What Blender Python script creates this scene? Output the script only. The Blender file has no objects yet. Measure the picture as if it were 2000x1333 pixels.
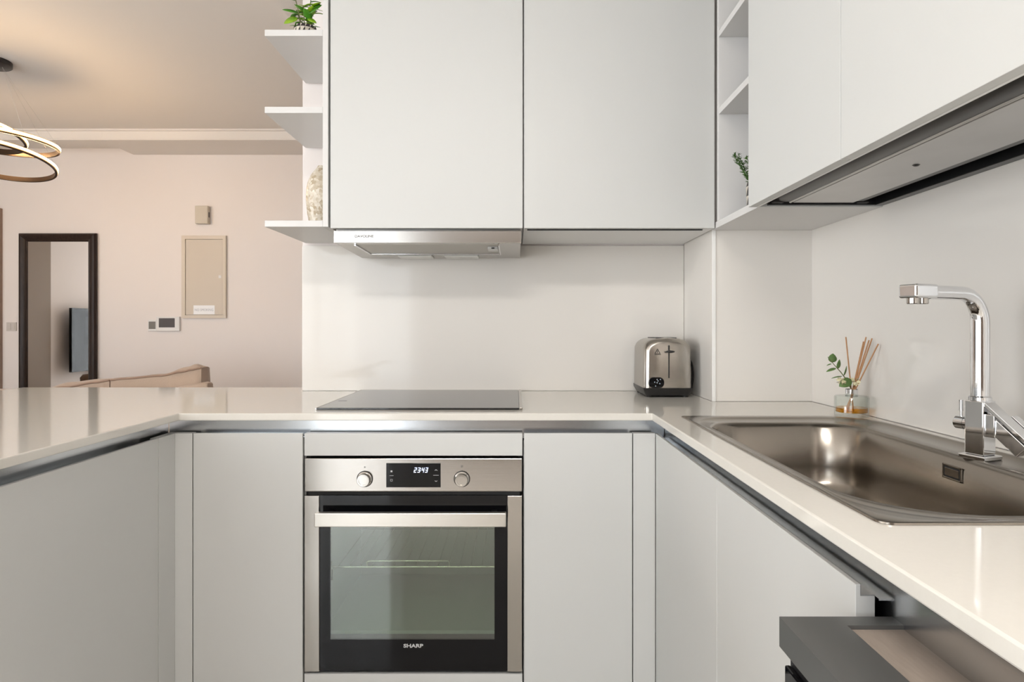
import bpy, bmesh, math, random
from mathutils import Vector, Matrix
random.seed(7)
R = math.radians
S = bpy.context.scene
C = S.collection

# ------------------------------------------------------------------ camera
CZ = 1.134
cam_d = bpy.data.cameras.new('camera'); cam = bpy.data.objects.new('camera', cam_d); C.objects.link(cam)
cam.location = (0, 0, CZ); cam.rotation_euler = (R(90), 0, 0)
cam_d.sensor_width = 36; cam_d.lens = 36 * 1230 / 2000
cam_d.shift_x = -0.004; cam_d.shift_y = -0.01275
cam_d.clip_start = 0.02
S.camera = cam
# ------------------------------------------------------------------ world + daylight
W = bpy.data.worlds.new('world'); S.world = W; W.use_nodes = True
W.node_tree.nodes['Background'].inputs[0].default_value = (0.86, 0.93, 1.0, 1)
W.node_tree.nodes['Background'].inputs[1].default_value = 3.0

def area(name, loc, rot, sx, sy, power, col):
    d = bpy.data.lights.new(name, 'AREA'); d.shape = 'RECTANGLE'; d.size = sx; d.size_y = sy
    d.energy = power; d.color = col
    o = bpy.data.objects.new(name, d); C.objects.link(o); o.location = loc; o.rotation_euler = rot
    return o
# daylight entering by the curtained window in the rear wall
area('window_daylight', (-2.45, -3.35, 1.35), (R(90), 0, 0), 2.5, 2.5, 84, (1.0, 0.99, 0.97))
# daylight entering by the curtained window in the living room's left wall
area('side_window_daylight', (-6.85, -1.1, 1.35), (R(90), 0, R(-90)), 3.0, 2.5, 262, (1.0, 0.99, 0.985))
# unseen flush ceiling lamp added as kitchen fill (its housing is built further down)
area('kitchen_ceiling_fill', (-.28, -1.0, 2.622), (0, 0, 0), 1.1, .5, 61, (1.0, .97, .925))

VS = S.view_settings
VS.view_transform = 'Standard'; VS.look = 'None'; VS.gamma = 1.0; VS.use_curve_mapping = False
VS.exposure = 0.0
S.cycles.max_bounces = 8; S.cycles.diffuse_bounces = 4; S.cycles.glossy_bounces = 4; S.cycles.transmission_bounces = 4; S.cycles.transparent_max_bounces = 10
S.cycles.adaptive_threshold = 0.08
S.cycles.caustics_reflective = False; S.cycles.caustics_refractive = False

# ------------------------------------------------------------------ materials
MATS = {}
def mat(name, col=(.8, .8, .8), rough=.5, metal=0.0, spec=.5, emit=None, estr=0, coat=0, noise=None, bump=None, sheen=0, aniso=0):
    """noise=(scale vec, amount, colour2)  bump=(scale vec, strength)"""
    if name in MATS: return MATS[name]
    m = bpy.data.materials.new(name); m.use_nodes = True; nt = m.node_tree; b = nt.nodes['Principled BSDF']
    b.inputs['Base Color'].default_value = (*col, 1); b.inputs['Roughness'].default_value = rough
    b.inputs['Metallic'].default_value = metal; b.inputs['Specular IOR Level'].default_value = spec
    b.inputs['Coat Weight'].default_value = coat
    if aniso: b.inputs['Anisotropic'].default_value = aniso
    if sheen: b.inputs['Sheen Weight'].default_value = sheen
    if emit: b.inputs['Emission Color'].default_value = (*emit, 1); b.inputs['Emission Strength'].default_value = estr
    def nz(scale, detail=3):
        tc = nt.nodes.new('ShaderNodeTexCoord'); mp = nt.nodes.new('ShaderNodeMapping'); mp.inputs['Scale'].default_value = scale
        nt.links.new(tc.outputs['Object'], mp.inputs['Vector'])
        n = nt.nodes.new('ShaderNodeTexNoise'); n.inputs['Scale'].default_value = 1.0; n.inputs['Detail'].default_value = detail
        nt.links.new(mp.outputs[0], n.inputs['Vector']); return n
    if noise:
        n = nz(noise[0]); mx = nt.nodes.new('ShaderNodeMix'); mx.data_type = 'RGBA'
        rp = nt.nodes.new('ShaderNodeMapRange'); rp.inputs[1].default_value = .3; rp.inputs[2].default_value = .7; rp.inputs[4].default_value = noise[1]
        nt.links.new(n.outputs[0], rp.inputs[0]); nt.links.new(rp.outputs[0], mx.inputs[0])
        mx.inputs[6].default_value = (*col, 1); mx.inputs[7].default_value = (*noise[2], 1)
        nt.links.new(mx.outputs[2], b.inputs['Base Color'])
    if bump:
        n = nz(bump[0]); bp = nt.nodes.new('ShaderNodeBump'); bp.inputs['Strength'].default_value = bump[1]; bp.inputs['Distance'].default_value = .001
        nt.links.new(n.outputs[0], bp.inputs['Height']); nt.links.new(bp.outputs[0], b.inputs['Normal'])
    MATS[name] = m
    return m

WHITE = mat('satin_pale_grey_lacquer', (.605, .605, .59), .42)
SHELFW = mat('white_shelf_lacquer', (.68, .667, .655), .45)
WHITE_IN = mat('white_laminate', (.80, .79, .775), .5)
QUARTZ = mat('quartz_worktop', (.715, .685, .63), .08, spec=.6, noise=((160, 160, 160), .35, (.68, .65, .595)))
SPLASH = mat('glossy_backsplash', (.77, .735, .69), .055, spec=.30)
PAINT = mat('wall_paint', (.87, .81, .78), .75, bump=((220, 220, 220), .05))
CEIL = mat('ceiling_paint', (.82, .78, .74), .85)
FLOOR = mat('floor_tile', (.70, .675, .635), .05, spec=.8, noise=((1.2, 1.2, 1.2), .6, (.65, .625, .585)))
ALU = mat('polished_aluminium', (.70, .72, .74), .22, 1.0, bump=((1, 1, 300), .05))
STEEL_H = mat('brushed_steel_horizontal', (.47, .445, .415), .20, 1.0, bump=((3, 3, 700), .05))
STEEL_S = mat('sink_steel', (.30, .27, .235), .24, 1.0, bump=((60, 400, 60), .05))
STEEL_T = mat('toaster_steel', (.44, .41, .37), .24, 1.0, bump=((400, 400, 4), .06))
CHROME = mat('chrome', (.80, .81, .83), .04, 1.0)
BLACK = mat('black_plastic', (.015, .014, .014), .35)
BLACKG = mat('black_glass', (.004, .004, .005), .02, spec=.28)
HOBG = mat('hob_glass', (.02, .02, .02), .08, spec=.7)
DARK = mat('gap_shade', (.02, .02, .02), .7)  # near-black colour painted in for shade in gaps and recesses

def glass_mix(name, tint, refl, rough=0.01, ior=1.5):
    if name in MATS: return MATS[name]
    m = bpy.data.materials.new(name); m.use_nodes = True; nt = m.node_tree; nt.nodes.remove(nt.nodes['Principled BSDF'])
    tr = nt.nodes.new('ShaderNodeBsdfTransparent'); tr.inputs[0].default_value = (*tint, 1)
    gl = nt.nodes.new('ShaderNodeBsdfGlossy'); gl.inputs['Roughness'].default_value = rough
    lw = nt.nodes.new('ShaderNodeLayerWeight'); fr = nt.nodes.new('ShaderNodeMath'); fr.operation = 'POWER'; fr.inputs[1].default_value = 5
    nt.links.new(lw.outputs['Facing'], fr.inputs[0])
    ad = nt.nodes.new('ShaderNodeMath'); ad.operation = 'ADD'; ad.use_clamp = True; ad.inputs[1].default_value = refl
    mx = nt.nodes.new('ShaderNodeMixShader')
    nt.links.new(fr.outputs[0], ad.inputs[0]); nt.links.new(ad.outputs[0], mx.inputs[0])
    nt.links.new(tr.outputs[0], mx.inputs[1]); nt.links.new(gl.outputs[0], mx.inputs[2])
    nt.links.new(mx.outputs[0], nt.nodes['Material Output'].inputs[0])
    MATS[name] = m; return m
OVENGLASS = glass_mix('oven_glass', (.76, .82, .76), .14)
BOTTLEGLASS = glass_mix('bottle_glass', (.96, .98, .97), .035)
LIQUID = glass_mix('amber_liquid', (.97, .62, .10), .02, ior=1.33)
PANE = glass_mix('window_glass', (.96, .97, .97), .0)

def sheer():
    m = bpy.data.materials.new('sheer_voile'); m.use_nodes = True; nt = m.node_tree; nt.nodes.remove(nt.nodes['Principled BSDF'])
    tr = nt.nodes.new('ShaderNodeBsdfTransparent'); tr.inputs[0].default_value = (.95, .97, 1, 1)
    tl = nt.nodes.new('ShaderNodeBsdfTranslucent'); tl.inputs[0].default_value = (.9, .92, .95, 1)
    df = nt.nodes.new('ShaderNodeBsdfDiffuse'); df.inputs[0].default_value = (.9, .9, .9, 1)
    m1 = nt.nodes.new('ShaderNodeMixShader'); m1.inputs[0].default_value = .4
    m2 = nt.nodes.new('ShaderNodeMixShader'); m2.inputs[0].default_value = .5
    nt.links.new(tl.outputs[0], m1.inputs[1]); nt.links.new(df.outputs[0], m1.inputs[2])
    nt.links.new(tr.outputs[0], m2.inputs[1]); nt.links.new(m1.outputs[0], m2.inputs[2])
    nt.links.new(m2.outputs[0], nt.nodes['Material Output'].inputs[0]); return m
SHEER = sheer()

# ------------------------------------------------------------------ mesh helpers
def box(bm, x0, x1, y0, y1, z0, z1):
    if x0 > x1: x0, x1 = x1, x0
    if y0 > y1: y0, y1 = y1, y0
    if z0 > z1: z0, z1 = z1, z0
    v = [bm.verts.new((x, y, z)) for x in (x0, x1) for y in (y0, y1) for z in (z0, z1)]
    for f in ((0, 1, 3, 2), (4, 6, 7, 5), (0, 4, 5, 1), (2, 3, 7, 6), (0, 2, 6, 4), (1, 5, 7, 3)):
        bm.faces.new([v[i] for i in f])

def loops(bm, Ls, close=True, cap0=False, cap1=False):
    rows = [[bm.verts.new(p) for p in L] for L in Ls]
    n = len(rows[0])
    for a, b in zip(rows, rows[1:]):
        for i in range(n if close else n - 1):
            j = (i + 1) % n
            bm.faces.new((a[i], a[j], b[j], b[i]))
    if cap0: bm.faces.new(list(reversed(rows[0])))
    if cap1: bm.faces.new(rows[-1])
    return rows

def tube(bm, pts, rad, seg=12, caps=True):
    pts = [Vector(p) for p in pts]
    rads = rad if isinstance(rad, (list, tuple)) else [rad] * len(pts)
    Ls = []; up = None
    for i, p in enumerate(pts):
        t = (pts[min(i + 1, len(pts) - 1)] - pts[max(i - 1, 0)]).normalized()
        if up is None:
            up = Vector((0, 0, 1)) if abs(t.z) < .9 else Vector((0, 1, 0))
        s = t.cross(up).normalized(); u = s.cross(t).normalized(); up = u
        Ls.append([p + (s * math.cos(a) + u * math.sin(a)) * rads[i] for a in [2 * math.pi * k / seg for k in range(seg)]])
    loops(bm, Ls, True, caps, caps)

def lathe(bm, prof, cx, cy, seg=32, cap0=True, cap1=True):
    Ls = [[(cx + r * math.cos(2 * math.pi * k / seg), cy + r * math.sin(2 * math.pi * k / seg), z) for k in range(seg)] for r, z in prof]
    loops(bm, Ls, True, cap0, cap1)

def rrect(x0, x1, y0, y1, rad, z, n=8):
    """counter-clockwise from near-left; rad = near-left, near-right, far-right, far-left"""
    out = []
    for (cx, cy, a0, r) in ((x0 + rad[0], y0 + rad[0], 180, rad[0]), (x1 - rad[1], y0 + rad[1], 270, rad[1]),
                            (x1 - rad[2], y1 - rad[2], 0, rad[2]), (x0 + rad[3], y1 - rad[3], 90, rad[3])):
        for k in range(n + 1):
            a = R(a0 + 90 * k / n); out.append((cx + r * math.cos(a), cy + r * math.sin(a), z))
    return out

def B():
    return bmesh.new()

def add(name, bm, m, parent=None, bevel=0, smooth=False, seg=2, recalc=True):
    """link bm (world coordinates) as one mesh object whose origin sits at its own centre"""
    if recalc: bmesh.ops.recalc_face_normals(bm, faces=bm.faces[:])
    lo = Vector((min(v.co.x for v in bm.verts), min(v.co.y for v in bm.verts), min(v.co.z for v in bm.verts)))
    hi = Vector((max(v.co.x for v in bm.verts), max(v.co.y for v in bm.verts), max(v.co.z for v in bm.verts)))
    c = (lo + hi) / 2
    bmesh.ops.translate(bm, verts=bm.verts[:], vec=-c)
    me = bpy.data.meshes.new(name); bm.to_mesh(me); bm.free()
    if m: me.materials.append(m)
    o = bpy.data.objects.new(name, me); C.objects.link(o)
    wp = WPOS.get(parent.name, Vector((0, 0, 0))) if parent else Vector((0, 0, 0))
    o.location = c - wp
    if parent: o.parent = parent
    WPOS[o.name] = c
    if smooth:
        me.polygons.foreach_set('use_smooth', [True] * len(me.polygons))
        try: me.set_sharp_from_angle(angle=R(smooth if smooth > 1 else 40))
        except Exception: pass
    if bevel:
        md = o.modifiers.new('edge', 'BEVEL'); md.width = bevel; md.segments = seg; md.limit_method = 'ANGLE'; md.angle_limit = R(40)
    return o
WPOS = {}

def bx(name, m, parent, *dims, bevel=0.001, **k):
    bm = B(); box(bm, *dims); return add(name, bm, m, parent, bevel, **k)

def tag(o, label, cat, group=None):
    o['label'] = label; o['category'] = cat
    if group: o['group'] = group
    return o
def thing(name, label, cat, loc, group=None):
    o = bpy.data.objects.new(name, None); C.objects.link(o); o.location = loc; o.empty_display_size = .05
    WPOS[o.name] = Vector(loc); return tag(o, label, cat, group)
def struct(o):
    o['kind'] = 'structure'; return o
def lab(o, s): o['label'] = s; return o

def text(name, body, m, parent, loc, size, normal='-Y', align='CENTER', depth=.0004, bold=0, squash=1.0, shear=0):
    cu = bpy.data.curves.new(name, 'FONT'); cu.body = body; cu.size = size; cu.align_x = align; cu.align_y = 'CENTER'
    cu.extrude = depth; cu.offset = bold; cu.shear = shear; cu.resolution_u = 3
    t = bpy.data.objects.new(name + '_c', cu); C.objects.link(t)
    bpy.context.view_layer.update()
    me = bpy.data.meshes.new_from_object(t.evaluated_get(bpy.context.evaluated_depsgraph_get()))
    bpy.data.objects.remove(t); bpy.data.curves.remove(cu)
    M = Matrix.Translation(loc) @ Matrix.Rotation(R(90), 4, 'X') @ Matrix.Diagonal((squash, 1, 1, 1))
    bm = B(); bm.from_mesh(me); bpy.data.meshes.remove(me); bm.transform(M)
    return add(name, bm, m, parent, recalc=False)

# ================================================================== THE ROOM
XL, XR, YR, YF, ZC = -6.5, .945, -3.0, 5.5, 2.737
struct(bx('floor', FLOOR, None, XL - .1, XR + .1, YR - .1, YF + .1, -.1, 0, bevel=0))
struct(bx('ceiling', CEIL, None, XL - .1, XR + .1, YR - .1, YF + .1, ZC, ZC + .1, bevel=0))
struct(bx('ceiling_kitchen', CEIL, None, -1.11, XR, YR, 4.2, 2.65, ZC - .001, bevel=0))
struct(bx('wall_far', PAINT, None, XL - .1, XR + .1, YF, YF + .1, 0, ZC, bevel=0))
SY0, SY1 = -2.55, .35
bm = B(); box(bm, XL - .15, XL, YR, SY0, 0, ZC); box(bm, XL - .15, XL, SY1, YF, 0, ZC); box(bm, XL - .15, XL, SY0, SY1, 2.5, ZC)
struct(add('wall_left', bm, PAINT))
struct(bx('wall_right', PAINT, None, XR, XR + .1, YR, YF, 0, ZC, bevel=0))
# rear wall with the window opening
WX0, WX1, WZ0, WZ1 = -3.65, -1.25, .02, 2.5
bm = B()
box(bm, XL - .1, WX0, YR - .15, YR, 0, ZC); box(bm, WX1, XR + .1, YR - .15, YR, 0, ZC)
box(bm, WX0, WX1, YR - .15, YR, 0, WZ0); box(bm, WX0, WX1, YR - .15, YR, WZ1, ZC)
struct(add('wall_rear', bm, PAINT))
# partition wall behind the hob and the boxed-out corner
struct(bx('wall_partition', PAINT, None, -.795, XR, 2.346, 2.48, 0, 2.65, bevel=0))
struct(bx('wall_corner_box', PAINT, None, .63, XR, 2.006, 2.346, 0, 2.65, bevel=0))
# perimeter soffit on the living room's far wall, thinner towards its end
bm = B(); box(bm, XL, -3.34, 5.08, 5.2, 2.647, ZC); box(bm, XL, -3.34, 5.2, YF, 2.704, ZC)
struct(add('trim_1', bm, CEIL))
struct(bx('trim_2', CEIL, None, -3.3395, XR, 5.08, YF, 2.647, ZC, bevel=0))
bm = B(); box(bm, XL, XR, 5.064, 5.0795, 2.647, 2.660); box(bm, XL, XR, 5.056, 5.0795, 2.722, 2.7365)
struct(add('trim_3', bm, CEIL, None, .002))
# window
win = bpy.data.objects.new('window_1', None); C.objects.link(win); struct(win)
FR = mat('window_frame_white', (.8, .8, .8), .4)
bm = B()
for x0, x1, z0, z1 in ((WX0, WX1, WZ0, WZ0 + .06), (WX0, WX1, WZ1 - .06, WZ1), (WX0, WX0 + .06, WZ0, WZ1), (WX1 - .06, WX1, WZ0, WZ1), (-2.48, -2.42, WZ0, WZ1)):
    box(bm, x0, x1, YR - .12, YR - .06, z0, z1)
add('window_frame', bm, FR, win, .003)
for x0, x1 in ((WX0 + .06, -2.48), (-2.42, WX1 - .06)):
    bx('pane', PANE, win, x0, x1, YR - .093, YR - .087, WZ0 + .06, WZ1 - .06, bevel=0)
# sheer curtains in front of it
def curtain(x0, x1, label, amp, per, ph):
    bm = B(); n = int((x1 - x0) / .012); top = []; bot = []
    for i in range(n + 1):
        x = x0 + (x1 - x0) * i / n
        y = YR + .11 + amp * math.sin(2 * math.pi * x / per + ph + 1.3 * math.sin(x * 5.1)) + .3 * amp * math.sin(x * 61 + ph)
        top.append((x, YR + .11 + .5 * (y - YR - .11), 2.56)); bot.append((x, y, .02))
    mid = [((a[0]), (a[1] * .3 + b[1] * .7), 1.5) for a, b in zip(top, bot)]
    loops(bm, [bot, mid, top], close=False)
    return tag(add('sheer_curtain', bm, SHEER, None, smooth=80), label, 'curtain', 'sheer curtains at the rear window')
win2 = bpy.data.objects.new('window_2', None); C.objects.link(win2); struct(win2)
bm = B()
for y0, y1, z0, z1 in ((SY0, SY1, 0, .06), (SY0, SY1, 2.44, 2.5), (SY0, SY0 + .06, .06, 2.44), (SY1 - .06, SY1, .06, 2.44), (-1.13, -1.07, .06, 2.44)):
    box(bm, XL - .12, XL - .06, y0, y1, z0, z1)
add('window_frame', bm, FR, win2, .003)
for y0, y1 in ((SY0 + .06, -1.13), (-1.07, SY1 - .06)):
    bx('pane', PANE, win2, XL - .093, XL - .087, y0, y1, .06, 2.44, bevel=0)
def side_curtain(y0, y1, label, amp, per, ph):
    bm = B(); n = int((y1 - y0) / .012); top = []; bot = []
    for i in range(n + 1):
        y = y0 + (y1 - y0) * i / n; w = amp * math.sin(2 * math.pi * y / per + ph + 1.3 * math.sin(y * 5.1)) + .3 * amp * math.sin(y * 61 + ph)
        top.append((XL + .09 + .5 * w, y, 2.56)); bot.append((XL + .09 + w, y, .02))
    loops(bm, [bot, [(a[0] * .3 + b[0] * .7, a[1], 1.5) for a, b in zip(top, bot)], top], close=False)
    return tag(add('sheer_curtain', bm, SHEER, None, smooth=80), label, 'curtain', 'sheer curtains at the side window')
side_curtain(-2.7, -2.0, 'sheer white curtain gathered at the far end of the side window', .03, .12, 0)
side_curtain(-.15, .5, 'sheer white curtain gathered at the television end of the side window', .03, .12, 1)
curtain(-3.8, -2.05, 'sheer white curtain over the wider part of the rear window', .035, .17, 0)
curtain(-1.95, -1.12, 'sheer white curtain bunched at the kitchen end of the rear window', .04, .11, 1)
bm = B(); tube(bm, [(-3.95, YR + .11, 2.585), (-1.0, YR + .11, 2.585)], .012)
tag(add('curtain_rail', bm, ALU, None, smooth=40), 'slim metal curtain rail above the rear window', 'curtain rail')

# ================================================================== BACKSPLASH
tag(bx('backsplash_panel', SPLASH, None, -.795, .6235, 2.34, 2.3455, .9005, 1.44), 'glossy white backsplash panel behind the hob and toaster', 'backsplash')
tag(bx('backsplash_panel', SPLASH, None, .624, .63, 2.0, 2.3395, .9005, 1.455), 'narrow white backsplash return beside the toaster', 'backsplash')
tag(bx('backsplash_panel', SPLASH, None, .6305, .9435, 2.0, 2.006, .9005, 1.455), 'white backsplash panel on the boxed-out corner between toaster and diffuser', 'backsplash')
struct(bx('trim_4', mat('white_edge_trim', (.86, .85, .83), .3), None, .622, .6335, 1.997, 2.0, .9005, 1.455, bevel=.001))
tag(bx('backsplash_panel', SPLASH, None, .939, .9448, -.35, 2.0, .9005, 1.455), 'white backsplash panel on the wall behind the sink tap', 'backsplash')

# ================================================================== WORKTOP
def polymesh(outer, holes, z0, z1):
    bm = B(); es = []
    for L in [outer] + holes:
        vs = [bm.verts.new((x, y, z1)) for x, y in L]
        es += [bm.edges.new((vs[i], vs[(i + 1) % len(vs)])) for i in range(len(vs))]
    bmesh.ops.triangle_fill(bm, edges=es, use_beauty=True, use_dissolve=False)
    g = bmesh.ops.extrude_face_region(bm, geom=bm.faces[:])
    bmesh.ops.translate(bm, verts=[v for v in g['geom'] if isinstance(v, bmesh.types.BMVert)], vec=(0, 0, z0 - z1))
    return bm
WT = .90
hole = [(p[0], p[1]) for p in rrect(.443, .893, .765, 1.63, (.02, .04, .11, .02), 0)]
outline = [(.372, -.35), (.9385, -.35), (.9385, 1.9995), (.6235, 1.9995), (.6235, 2.3395), (-.797, 2.3395), (-.797, 2.48), (-1.94, 2.48), (-1.94, 0), (-.922, 0), (-.922, 1.7235), (.372, 1.7235)]
tag(add('worktop', polymesh(outline, [hole], .88, WT), QUARTZ, None, .0025), 'cream quartz worktop running along all three sides of the kitchen', 'worktop')

# ================================================================== BASE CABINETS
DZ = .8435          # door tops
YD, XRD, XLD = 1.735, .384, -.94     # door planes
TD = .0235
FG = 'base cabinets under the worktop'
NOTCH = [(0, .105), (0, DZ), (.0065, DZ), (.0065, DZ - .013), (.0225, DZ - .013), (.0225, .105)]
def notch_door(t, axis, p, sgn, a, b):
    bm = B()
    if axis == 'y': loops(bm, [[(x, p + sgn * d, z) for d, z in NOTCH] for x in (a, b)], True, True, True)
    else: loops(bm, [[(p + sgn * d, y, z) for d, z in NOTCH] for y in (a, b)], True, True, True)
    o = add('door', bm, WHITE, t, .0009)
    bm = B(); c0, c1, zz = .0068, .0225, DZ - .0128
    if axis == 'y': box(bm, a, b, p + sgn * c0, p + sgn * c1, zz, zz + .0012); box(bm, a, b, p + sgn * .0055, p + sgn * .0068, zz, DZ + .0006)
    else: box(bm, p + sgn * c0, p + sgn * c1, a, b, zz, zz + .0012); box(bm, p + sgn * .0055, p + sgn * .0068, a, b, zz, DZ + .0006)
    lab(add('grip_edge', bm, ALU, o), 'aluminium grip edge')
    return o
def front_cab(x0, x1, label):
    t = thing('base_cabinet', label, 'cabinet', ((x0 + x1) / 2, YD + .3, 0), FG)
    bm = B(); box(bm, x0, x1, YD + TD + .001, 2.33, .1, .82); box(bm, x0, x1, YD + .06, 2.33, .82, .879)
    add('body', bm, WHITE_IN, t)
    notch_door(t, 'y', YD, 1, x0 + .0015, x1 - .0015)
    bx('plinth', WHITE, t, x0, x1, YD + .05, YD + .066, 0, .099)
    return t
front_cab(-.891, -.5865, 'white handleless base cabinet between the oven and the peninsula corner')
front_cab(.0205, .3215, 'white handleless base cabinet between the oven and the sink run corner')
def side_cab(x, sgn, y0, y1, label, xb, hollow=False, g=FG):
    t = thing('base_cabinet', label, 'cabinet', (x + sgn * .25, (y0 + y1) / 2, 0), g)
    bm = B(); a, b = x + sgn * (TD + .001), xb
    zt = .66 if hollow else .825
    box(bm, a, b, y0, y1, .1, zt)
    if not hollow: box(bm, x + sgn * .06, b, y0, y1, .825, .879)
    add('body', bm, WHITE_IN, t)
    notch_door(t, 'x', x, sgn, y0 + .0008, y1 - .0008)
    bx('plinth', WHITE, t, x + sgn * .05, x + sgn * .066, y0, y1, 0, .099)
    return t
side_cab(XRD, 1, 1.2052, 1.733, 'white base cabinet under the far half of the sink, beside the corner', .94, True)
side_cab(XRD, 1, .712, 1.2048, 'white base cabinet under the near half of the sink, next to the dark appliance', .94, True)
side_cab(XLD, -1, 1.056, 1.6555, 'white peninsula base cabinet door next to the corner filler', -1.52)
side_cab(XLD, -1, .455, 1.0545, 'white peninsula base cabinet nearest the kitchen entrance', -1.52)
# corner fillers
t = thing('corner_filler', 'narrow white filler strips in the corner between peninsula and oven run', 'filler panel', (-.93, 1.70, 0))
bx('front_strip', WHITE, t, XLD, -.8925, YD, YD + TD, .105, DZ); bx('side_strip', WHITE, t, XLD - TD, XLD, 1.657, YD + TD, .105, DZ)
t = thing('corner_filler', 'narrow white filler strip in the corner between oven run and sink run', 'filler panel', (.35, 1.74, 0))
bx('front_strip', WHITE, t, .323, XRD - .0005, YD, YD + TD, .105, DZ)
tag(bx('peninsula_back_panel', WHITE, None, -1.545, -1.522, .0, 2.47, 0, .879), 'white panel closing the living room side of the peninsula', 'panel')
# recessed aluminium grip channels
def rail(label, back, ledge, lip):
    t = thing('grip_channel', label, 'grip channel', ((back[0] + back[1]) / 2, (back[2] + back[3]) / 2, .83), 'aluminium grip channels below the worktop')
    bx('back_plate', ALU, t, *back, bevel=0); bx('ledge', ALU, t, *ledge, bevel=0)
rail('aluminium grip channel above the oven', (-.976, .4165, 1.772, 1.774, .828, .8795), (-.976, .4165, 1.7615, 1.772, .826, .828), (XLD + .001, XRD, YD + TD + .0005, YD + TD + .0025, .828, DZ))
rail('aluminium grip channel along the sink run', (.418, .420, .70, 1.7715, .79, .8795), (.4095, .418, .711, 1.7715, .826, .828), (XRD + TD + .0005, XRD + TD + .0025, .7115, 1.755, .822, DZ + .001))
rail('aluminium grip channel along the peninsula', (-.979, -.977, .455, 1.7715, .828, .8795), (-.977, -.9655, .455, 1.7715, .826, .828), (XLD - TD - .0025, XLD - TD - .0005, .455, 1.755, .828, DZ))
tag(bx('fascia_strip', ALU, None, .418, .420, -.35, .6995, .806, .8795, bevel=0), 'aluminium fascia below the worktop above the dark appliance', 'fascia')

# ================================================================== OVEN HOUSING + OVEN
OX0, OX1 = -.5835, .0175
t = thing('oven_housing', 'white cabinet around the built-in oven with plain strip above it', 'cabinet', (-.283, 2.0, 0))
bx('top_strip', WHITE, t, OX0, OX1, YD, YD + TD, .7815, DZ, bevel=.0012)
bx('bottom_drawer', WHITE, t, OX0, OX1, YD, YD + TD, .105, .180, bevel=.0012)
bm = B(); box(bm, OX0 - .001, OX0 + .010, YD + TD + .002, 2.33, .1, .825); box(bm, OX1 - .010, OX1 + .001, YD + TD + .002, 2.33, .1, .825)
box(bm, OX0 + .01, OX1 - .01, YD + TD + .002, 2.33, .1, .17); box(bm, OX0 - .001, OX1 + .001, YD + .06, 2.33, .80, .8645)
add('carcass', bm, DARK, t)
bx('plinth', WHITE, t, OX0, OX1, YD + .05, YD + .066, 0, .099)

ov = thing('oven', 'stainless steel built-in oven with glass door and digital clock', 'oven', (-.283, 2.0, .185))
YO = YD - .003
bx('control_panel', STEEL_H, ov, -.582, .0165, YO, YO + .022, .6835, .775, bevel=.002)
bx('vent_gap', DARK, ov, -.575, .010, YO + .012, YO + .03, .672, .683, bevel=0)  # dark bar in place of the shade between panel and door
bm = B()   # enamel cavity, open to the front
cx0, cx1, cy0, cy1, cz0, cz1 = -.535, -.035, YO + .035, 2.17, .285, .640
for d in ((cx0 - .01, cx0, cy0, cy1, cz0, cz1), (cx1, cx1 + .01, cy0, cy1, cz0, cz1), (cx0 - .01, cx1 + .01, cy0, cy1, cz0 - .01, cz0),
          (cx0 - .01, cx1 + .01, cy0, cy1, cz1, cz1 + .01), (cx0 - .01, cx1 + .01, cy1, cy1 + .01, cz0 - .01, cz1 + .01)): box(bm, *d)
add('cavity', bm, mat('oven_enamel', (.45, .48, .43), .4), ov)
bm = B(); box(bm, -.572, .006, YO + .0351, YO + .06, .192, cz0 - .0105); box(bm, -.572, .006, YO + .0351, YO + .06, cz1 + .0105, .66)
box(bm, -.572, cx0 - .0105, YO + .0351, YO + .06, .26, .65); box(bm, cx1 + .0105, .006, YO + .0351, YO + .06, .26, .65)
add('inner_frame', bm, BLACK, ov)
# wire rack
RODS = []
bm = B()
zr = .452
tube(bm, [(cx0 + .004, cy0 + .03, zr), (cx1 - .004, cy0 + .03, zr)], .0028, 8)
br = B(); tube(br, [(cx0 + .004, cy1 - .03, zr), (cx1 - .004, cy1 - .03, zr)], .0028, 8); RODS.append(br)
for k in range(15):
    x = cx0 + .03 + k * (cx1 - cx0 - .06) / 14; tube(bm, [(x, cy0 + .027, zr + .003), (x, cy0 + .034, zr + .0045)], .0014, 6)
    br = B(); tube(br, [(x, cy0 + .0345, zr + .0045), (x, cy1 - .028, zr + .0045)], .0010, 6); RODS.append(br)
tube(bm, [(-.425, cy0 + .03, zr), (-.425, cy0 + .028, zr + .014), (-.42, cy0 + .028, zr + .018), (-.195, cy0 + .028, zr + .018), (-.19, cy0 + .028, zr + .014), (-.19, cy0 + .03, zr)], .0024, 8)
WIRE = mat('rack_wire', (.75, .74, .62), .25, 1.0)
rk = add('rack', bm, WIRE, ov, smooth=50)
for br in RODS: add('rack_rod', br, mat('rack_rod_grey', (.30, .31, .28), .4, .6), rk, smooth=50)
for x in (cx0 + .012, cx1 - .016):
    bm = B(); tube(bm, [(x, cy0 + .012, zr + .022), (x, cy0 + .012, zr - .02)], .003, 8); box(bm, x - .004, x + .006, cy0 + .01, cy0 + .016, zr - .03, zr)
    add('side_rail', bm, WIRE, ov, smooth=50)
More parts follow.
